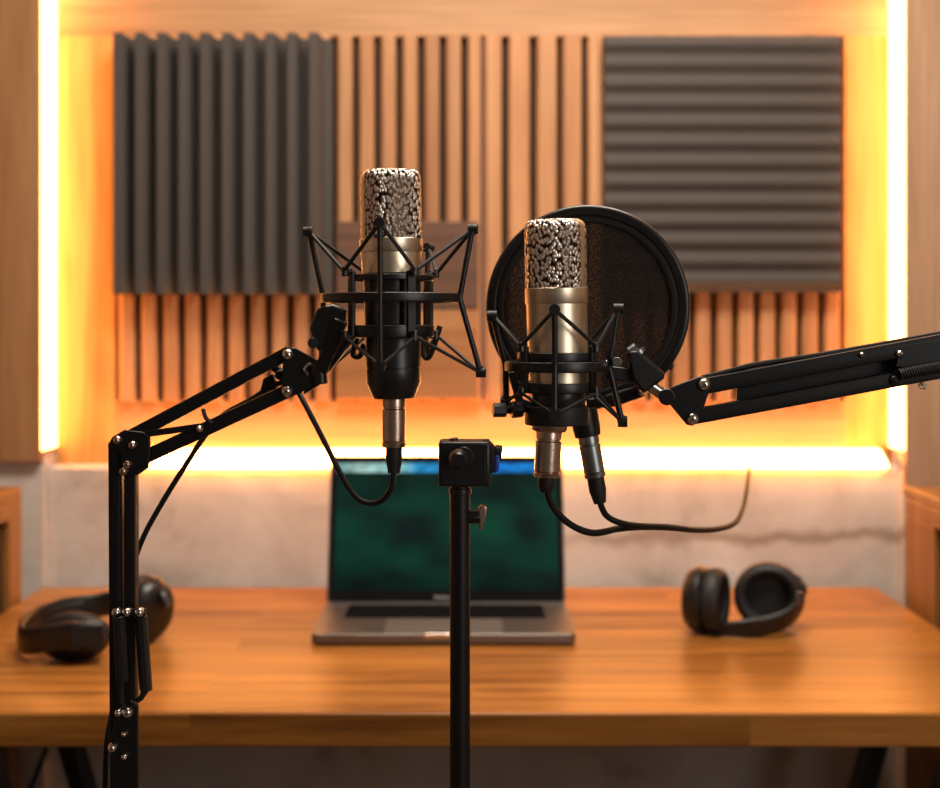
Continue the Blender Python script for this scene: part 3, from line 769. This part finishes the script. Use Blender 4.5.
b = BM(); prism(b, [P(x, y, MY - 0.008) for x, y in ((628, 352), (637, 350), (648, 358), (666, 374), (664, 379), (644, 394), (632, 378))], (0, 0.018, 0)); sw = obj('swivel_block', b, 'satin', sm2, 0.002)
b = BM(); cyl(b, P(630, 353, MY - 0.002), P(637, 348, MY - 0.002), 0.0046, 16); cyl(b, P(637.5, 351, MY - 0.002), P(640, 354, MY - 0.002), 0.0052, 16); obj('swivel_cap', b, 'steel_gray', sw)
# swivel at the left mount
b = BM(); prism(b, [P(x, y, MY - 0.012) for x, y in ((309, 329), (317, 308), (333, 304), (346, 310), (345, 326), (337, 344), (318, 352))], (0, 0.022, 0)); sw = obj('swivel_block', b, 'satin', sm1, 0.002)
b = BM(); bar(b, P(341, 320, MY - 0.014), P(320, 372, MY - 0.006), 0.010, 0.006, (1, 0, 0)); bar(b, P(352, 334, MY + 0.008), P(326, 368, MY + 0.004), 0.008, 0.006, (1, 0, 0)); obj('swivel_fork', b, 'satin', sm1, 0.001)
b = BM(); cyl(b, P(319, 362, MY - 0.004), P(321, 384, MY - 0.004), 0.0052, 18); obj('swivel_pin', b, 'satin', sm1, 0.0008)
b = BM(); cyl(b, P(313, 343, MY - 0.013), P(313, 343, MY - 0.020), 0.004, 14); obj('thumb_screw', b, 'satin', sm1, 0.0005)
b = BM(); tube(b, smooth_path([P(357, 338, MY + 0.02), P(353, 354, MY + 0.02), P(360, 356, MY + 0.018), P(364, 344, MY + 0.016)], 5), 0.0022, 8); obj('spare_loop', b, 'cord', sm1); b = BM(); tube(b, smooth_path([P(426, 330, MY + 0.03), P(423, 352, MY + 0.03), P(428, 358, MY + 0.028), P(434, 346, MY + 0.026), P(440, 326, MY + 0.026)], 5), 0.0022, 8); obj('spare_loop', b, 'cord', sm1)

# ------------------------------------------------------------------ pop filter
FY = 1.055
fc = P(587, 307, FY); fr_ = 96 * FY / F
fm = Matrix.Translation(fc) @ Matrix.Rotation(math.radians(-11), 4, 'Z') @ Matrix.Rotation(PI/2, 4, 'X')   # local z towards the camera
t = thing('pop_filter', 'round black mesh pop filter behind the right microphone', 'pop filter', fc + Vector((0, 0, -fr_)))
b = BM(); pts = [fm @ Vector((fr_ * math.cos(2*PI*i/96), fr_ * math.sin(2*PI*i/96), 0)) for i in range(96)]
sweep(b, pts, rrect(0.0115, 0.0095, 0.003), tuple(fm.to_3x3() @ Vector((0, 0, 1))), True); obj('rim', b, 'satin', t)
b = BM(); pts = [fm @ Vector(((fr_ - 0.007) * math.cos(2*PI*i/96), (fr_ - 0.007) * math.sin(2*PI*i/96), 0.001)) for i in range(96)]
sweep(b, pts, rrect(0.006, 0.006, 0.0015), tuple(fm.to_3x3() @ Vector((0, 0, 1))), True); obj('inner_hoop', b, 'rubber', t)
b = BM(); prism(b, [fm @ Vector(((fr_ - 0.005) * math.cos(2*PI*i/64), (fr_ - 0.005) * math.sin(2*PI*i/64), 0.0008)) for i in range(64)], fm.to_3x3() @ Vector((0, 0, -0.0008))); obj('mesh_screen', b, 'cloth', t)
b = BM(); cyl(b, P(666, 364, FY - 0.004), P(673, 367, FY - 0.004), 0.003, 10); obj('rim_stud', b, 'satin', t)
b = BM(); prism(b, [P(x, y, FY - 0.012) for x, y in ((603, 396), (640, 384), (646, 396), (612, 408))], (0, 0.012, 0)); obj('rim_clamp', b, 'satin', t, 0.002)
b = BM(); cyl(b, P(640, 390, FY - 0.006), P(650, 383, MY + 0.012), 0.005, 14); obj('stem', b, 'satin', t)

# ------------------------------------------------------------------ boom arms
def bolt(parent, px, py, Y, r=0.0042, mat='chrome', name='bolt', d=0.004):
    b = BM(); c = P(px, py, Y)
    lathe(b, [(r * 0.08, -d * 1.25), (r * 0.35, -d * 1.2), (r * 0.65, -d * 1.02), (r * 0.88, -d * 0.75), (r, -d * 0.35), (r, 0.002), (r * 0.5, 0.002)], 18, Matrix.Translation(c) @ Matrix.Rotation(-PI/2, 4, 'X'))
    o = obj(name, b, mat, parent)
    b = BM(); lathe(b, [(r * 0.08, -d * 1.25 - 0.0002), (r * 0.2, -d * 1.25 - 0.0002), (r * 0.2, -d), (r * 0.08, -d)], 6, Matrix.Translation(c) @ Matrix.Rotation(-PI/2, 4, 'X')); obj('socket', b, 'rubber', o)
    return o
def channel(bm, a, c, w, d):
    """square tube bar from a to c in the upright plane, w high and d deep"""
    sweep(bm, [a, c], rrect(w, d, 0.0012, 2), (0, 0, 1) if abs((c - a).normalized().z) < 0.8 else (1, 0, 0))
def coil(parent, a, c, r, turns, wire=0.0009):
    a, c = Vector(a), Vector(c); ax = (c - a).normalized()
    u = ax.orthogonal().normalized(); v = ax.cross(u); n = turns * 10
    b = BM(); tube(b, [a + (c - a) * (i / n) + u * (r * math.cos(2*PI*i/10)) + v * (r * math.sin(2*PI*i/10)) for i in range(n + 1)], wire, 6)
    return obj('spring', b, 'rubber', parent)

# left arm
AY = MY + 0.008
sl = AY / F
t = thing('boom_arm', 'black jointed boom arm rising at left to hold the left microphone', 'boom arm', Vector((P(122, 0, AY).x, AY, TZ)), 'microphone boom arms')
b = BM(); channel(b, P(122, 441, AY), P(290, 352, AY), 0.0098, 0.012); obj('upper_bar', b, 'black', t)
b = BM(); channel(b, P(128, 465, AY), P(292, 389, AY), 0.0105, 0.012); obj('lower_bar', b, 'black', t)
b = BM(); prism(b, [P(x, y, AY - 0.0105) for x, y in ((283, 352), (289, 348), (296, 348), (318, 361), (319, 378), (300, 394), (287, 396), (282, 391))], (0, 0.0025, 0))
prism(b, [P(x, y, AY + 0.008) for x, y in ((283, 352), (289, 348), (296, 348), (318, 361), (319, 378), (300, 394), (287, 396), (282, 391))], (0, 0.0025, 0)); obj('head_plate', b, 'black', t, 0.0006)
b = BM(); prism(b, [P(x, y, AY - 0.006) for x, y in ((304, 390), (318, 378), (326, 378), (322, 383), (303, 395))], (0, 0.012, 0)); cyl(b, P(311, 371, AY - 0.013), P(325, 368, AY - 0.004), 0.005, 14); obj('head_socket', b, 'black', t, 0.0008)
bolt(t, 288, 354.5, AY - 0.0105); bolt(t, 287, 391, AY - 0.0105)
b = BM(); tube(b, smooth_path([P(308, 375, AY - 0.012), P(305, 369, AY - 0.013), P(310, 364, AY - 0.013), P(315, 369, AY - 0.012)], 5), 0.0013, 8); obj('wire_clip', b, 'chrome', t)
b = BM(); prism(b, [P(x, y, AY + 0.022) for x, y in ((260, 391), (263, 379), (272, 374), (277, 391))], (0, 0.012, 0)); prism(b, [P(x, y, AY + 0.018) for x, y in ((252, 368), (257, 361), (272, 359), (284, 372), (283, 388), (278, 376), (266, 366))], (0, 0.008, 0)); cyl(b, P(280, 375, AY + 0.030), P(280, 375, AY + 0.008), 0.004, 12); obj('tension_knob', b, 'rubber', t, 0.0012)
b = BM(); bar(b, P(132, 436, AY - 0.009), P(204, 426, AY - 0.009), 0.0048, 0.003); obj('link_bar', b, 'black', t, 0.0004)
bolt(t, 200, 428.5, AY - 0.0105, 0.0028)
b = BM(); tube(b, smooth_path([P(203, 409, AY - 0.008), P(206, 418, AY - 0.009), P(212, 423, AY - 0.008)], 5), 0.0016, 8); obj('cable_tie', b, 'rubber', t)
b = BM()
for yy in (AY - 0.011, AY + 0.0075):
    prism(b, [P(x, y, yy) for x, y in ((107, 447), (112, 437), (124, 430), (143, 432), (150, 437), (150, 452), (148, 468), (138, 475), (126, 475), (122, 468), (120, 452))], (0, 0.003, 0))
obj('elbow_plate', b, 'black', t, 0.0008)
for x, y in ((118, 440), (133, 445), (128, 464), (124, 471)): bolt(t, x, y, AY - 0.011, 0.0034, 'nickel')
zb_ = TZ + 0.06
p1, p2 = P(116, 442, AY), P(131.5, 470, AY)
b = BM(); channel(b, p1, Vector((P(118, 0, AY).x, AY, zb_)), 0.0092, 0.0115); obj('post', b, 'black', t)
b = BM(); channel(b, p2, Vector((P(131, 0, AY).x, AY, zb_)), 0.0088, 0.0115); obj('post', b, 'black', t)
b = BM(); bar(b, P(112, 612, AY - 0.012), P(146, 612, AY - 0.012), 0.005, 0.004); obj('spring_bracket', b, 'black', t, 0.0005)
for x, y in ((117, 612), (127, 612), (140, 612)): bolt(t, x, y, AY - 0.013, 0.0036)
coil(t, P(119, 616, AY - 0.016), P(122, 680, AY - 0.016), 0.0038, 46)
coil(t, P(141, 616, AY - 0.008), P(146, 690, AY - 0.008), 0.0040, 52)
b = BM(); tube(b, [P(122, 680, AY - 0.016), P(121, 700, AY - 0.015), P(126, 711, AY - 0.013)], 0.0016, 8); tube(b, [P(146, 690, AY - 0.008), P(141, 698, AY - 0.008), P(138, 700, AY - 0.006)], 0.0022, 8); obj('spring_hook', b, 'rubber', t)
b = BM(); prism(b, [P(x, y, AY - 0.010) for x, y in ((115, 716), (130, 700), (138, 706), (138, 880), (110, 880), (110, 745))], (0, 0.003, 0)); obj('base_plate', b, 'black', t, 0.0006)
for x, y, r in ((119, 712, 0.003), (128, 712, 0.004), (113, 747, 0.0036), (125, 733, 0.0024), (125, 756, 0.0026)): bolt(t, x, y, AY - 0.011, r)
bx = P(124, 0, AY).x
b = BM(); cyl(b, (bx, AY, TZ), (bx, AY, zb_ + 0.012), 0.018, 24); cyl(b, (bx, AY, TZ), (bx, AY, TZ + 0.012), 0.04, 28); obj('table_mount', b, 'black', t, 0.0015)

# right arm
def RY(px): return MY + 0.004 - (px - 690) * 0.00005
def Q(px, py, d=0.0): return P(px, py, RY(px) + d)
t = thing('boom_arm', 'black sprung boom arm reaching in from the right edge', 'boom arm', Vector((0.52, 0.93, TZ)), 'microphone boom arms')
XE = 1180.0
def ytop(x): return 386 + (x - 704) * (342 - 386) / (940 - 704)
def ylow(x): return 416.5 + (x - 693) * (370.5 - 416.5) / (940 - 693)
b = BM(); channel(b, Q(700, ytop(700)), Q(XE, ytop(XE)), 0.0118, 0.012); obj('upper_bar', b, 'black', t)
b = BM(); channel(b, Q(692, ylow(692)), Q(XE, ylow(XE)), 0.0112, 0.012); obj('lower_bar', b, 'black', t)
b = BM(); prism(b, [Q(x, (ytop(x) + ylow(x)) / 2 + s, 0.008) for x, s in ((737, -15), (XE, -15), (XE, 15), (737, 15))], (0, 0.004, 0)); obj('back_plate', b, 'black', t, 0.0005)
pl = ((664, 391), (682, 383), (700, 376.5), (710, 378), (712, 384), (703, 410), (699, 421), (693, 426), (687, 425), (668, 402))
b = BM(); prism(b, [Q(x, y, -0.0115) for x, y in pl], (0, 0.003, 0)); prism(b, [Q(x, y, 0.009) for x, y in pl], (0, 0.003, 0)); obj('head_plate', b, 'black', t, 0.0007)
bolt(t, 704, 384.5, RY(704) - 0.0115, 0.0046); bolt(t, 692.5, 418.5, RY(693) - 0.0115, 0.0044)
b = BM(); cyl(b, P(650, 385, MY - 0.002), P(668, 398, MY - 0.002), 0.0046, 16); obj('head_pin', b, 'chrome', t)
b = BM(); cyl(b, P(667, 397, MY - 0.017), P(667, 397, MY + 0.010), 0.0062, 18); obj('head_knuckle', b, 'satin', t, 0.001)
b = BM(); prism(b, [Q(x, (ytop(x) + ylow(x)) / 2 + s, -0.0065) for x, s in ((900, -17), (XE, -17), (XE, 6), (908, 6), (896, 2))], (0, 0.0015, 0)); obj('front_plate', b, 'black', t, 0.0003)
coil(t, Q(900, 374.5, -0.011), Q(1120, 333, -0.011), 0.0036, 90)
bolt(t, 861, 354.5, RY(861) - 0.005, 0.0022); bolt(t, 899, 354, RY(899) - 0.0052, 0.0030); bolt(t, 894, 380, RY(894) - 0.0052, 0.0040, 'satin', 'rivet')
b = BM(); cyl(b, Q(921, 380, 0), Q(922, 386, 0), 0.002, 10); bar(b, Q(918, 385.5, 0), Q(926, 387, 0), 0.004, 0.003); obj('wing_screw', b, 'nickel', t, 0.0006)
b = BM(); tube(b, smooth_path([Q(702, 378, 0.004), Q(725, 372.5, 0.002), Q(752, 365.5, 0.0), Q(780, 361, 0.003), Q(830, 353.5, 0.004), Q(940, 334, 0.004), Q(XE, ytop(XE) - 8, 0.004)], 6), 0.0022, 8); obj('signal_cable', b, 'cable', t)
ex = Q(XE, 320); b = BM()
for dy in (-0.011, 0.009):
    box(b, (ex.x - 0.02, ex.y + dy, Q(XE, ylow(XE)).z - 0.02), (ex.x + 0.025, ex.y + dy + 0.003, Q(XE, ytop(XE)).z + 0.015))
obj('elbow_plate', b, 'black', t, 0.001)
for dx in (-0.008, 0.010):
    b = BM(); channel(b, Vector((ex.x + dx, ex.y, Q(XE, ylow(XE)).z)), Vector((ex.x + dx, ex.y, TZ + 0.06)), 0.010, 0.0115); obj('post', b, 'black', t)
b = BM(); cyl(b, (ex.x, ex.y, TZ), (ex.x, ex.y, TZ + 0.072), 0.020, 24); cyl(b, (ex.x, ex.y, TZ), (ex.x, ex.y, TZ + 0.012), 0.04, 28); obj('table_mount', b, 'black', t, 0.0015)

# ------------------------------------------------------------------ stand in the middle
NY = 0.96
sn = NY / F
t = thing('microphone_stand', 'straight black stand in the middle with empty clamp head', 'stand', Vector((P(460, 0, NY).x, NY, TZ)))
px_ = P(460, 0, NY).x
b = BM(); cyl(b, (px_, NY, TZ + 0.01), P(460, 486, NY), 0.0074, 28); obj('pole', b, 'black', t)
b = BM(); lathe(b, [(0.02, 0), (0.07, 0), (0.072, 0.004), (0.068, 0.011), (0.02, 0.016), (0.0095, 0.03), (0.007, 0.03)], 40, Matrix.Translation((px_, NY, TZ))); obj('base', b, 'black', t)
b = BM(); a = P(438.5, 487, NY - 0.014); c = P(490.5, 442, NY - 0.014); box(b, (a.x, NY - 0.014, a.z), (c.x, NY + 0.014, c.z)); hd = obj('clamp_head', b, 'satin', t, 0.0022, seg=3)
b = BM(); a = P(484, 478, NY - 0.014); c = P(486.5, 450, NY - 0.014); box(b, (a.x, NY - 0.0148, a.z), (c.x, NY - 0.013, c.z)); obj('jaw_seam', b, 'rubber', hd)
b = BM(); cyl(b, P(464, 457, NY - 0.014), P(464, 457, NY - 0.022), 0.0078, 8); obj('lock_nut', b, 'satin', t, 0.001)
b = BM(); lathe(b, [(0.002, -0.016), (0.0045, -0.016), (0.0066, -0.013), (0.0068, -0.002), (0.004, 0)], 20, Matrix.Translation(P(458.5, 458, NY - 0.021)) @ Matrix.Rotation(-PI/2, 4, 'X')); obj('knob', b, 'satin', t)
b = BM(); cyl(b, P(454, 443, NY), P(453, 438, NY), 0.0036, 14); obj('top_screw', b, 'satin', t, 0.0006)
b = BM(); cyl(b, P(486, 444, NY), P(486, 439, NY), 0.0028, 14); obj('top_screw', b, 'satin', t, 0.0006)
b = BM(); prism(b, [P(x, y, NY - 0.009) for x, y in ((484, 443), (490, 442), (495, 447), (495, 472), (488, 476), (484, 476))], (0, 0.018, 0)); obj('side_jaw', b, 'satin', t, 0.0015)
b = BM(); prism(b, [P(x, y, NY - 0.0085) for x, y in ((494.5, 456), (499.5, 455), (499, 471), (494.5, 474))], (0, 0.017, 0)); obj('jaw_pad', b, 'blue', t, 0.001)
b = BM(); cyl(b, P(494, 452, NY - 0.002), P(502, 453, NY - 0.002), 0.0055, 14); obj('jaw_screw', b, 'satin', t, 0.001)
b = BM(); cyl(b, P(467, 517, NY), P(480, 517, NY), 0.0052, 8); kn = obj('wing_knob', b, 'satin', t, 0.0008)
b = BM(); prism(b, [P(x, y, NY - 0.003) for x, y in ((478, 508), (482, 505), (487, 508), (486, 518), (483, 524), (483, 530), (479, 529), (479, 518))], (0, 0.006, 0)); obj('wing', b, 'nickel', kn, 0.001)
b = BM(); cyl(b, P(460, 488, NY), P(460, 494, NY), 0.0082, 28); obj('pole_collar', b, 'satin', t, 0.0006)

# ------------------------------------------------------------------ light
def area(name, loc, target, sx, sy, power, col):
    l = bpy.data.lights.new(name, 'AREA'); l.shape = 'RECTANGLE'; l.size = sx; l.size_y = sy; l.energy = power; l.color = col
    o = bpy.data.objects.new(name, l); C.objects.link(o); o.location = loc
    d = Vector(target) - Vector(loc); o.rotation_euler = d.to_track_quat('-Z', 'Y').to_euler()
    return o
area('ceiling_softbox', (0.1, 1.27, 2.38), (0.0, 1.6, 0.75), 0.9, 0.5, 37, (1.0, 0.88, 0.74))
area('added_front_light', (1.25, -0.6, 1.55), (0.0, 1.0, 1.2), 0.7, 1.3, 12, (1.0, 0.93, 0.85))  # unseen area light added front right for microphone highlights; no window is built
w = bpy.data.worlds.new('room_light'); bpy.context.scene.world = w; w.use_nodes = True
bg = w.node_tree.nodes['Background']; bg.inputs[0].default_value = (1.0, 0.88, 0.76, 1); bg.inputs[1].default_value = 0.09

# ------------------------------------------------------------------ camera
cd = bpy.data.cameras.new('camera'); cam = bpy.data.objects.new('camera', cd); C.objects.link(cam)
cam.location = (0, 0, EYE); cam.rotation_euler = (PI/2, 0, 0)
cd.lens = 50; cd.sensor_width = 36; cd.sensor_fit = 'HORIZONTAL'
cd.shift_y = -(394 - HORIZON) / 940.0
cd.dof.use_dof = True; cd.dof.focus_distance = MY - 0.01; cd.dof.aperture_fstop = 5.6
cd.clip_start = 0.05
sc_ = bpy.context.scene
sc_.camera = cam
sc_.view_settings.view_transform = 'Standard'; sc_.view_settings.look = 'None'
sc_.view_settings.gamma = 1.0; sc_.view_settings.use_curve_mapping = False
sc_.view_settings.exposure = 0.0
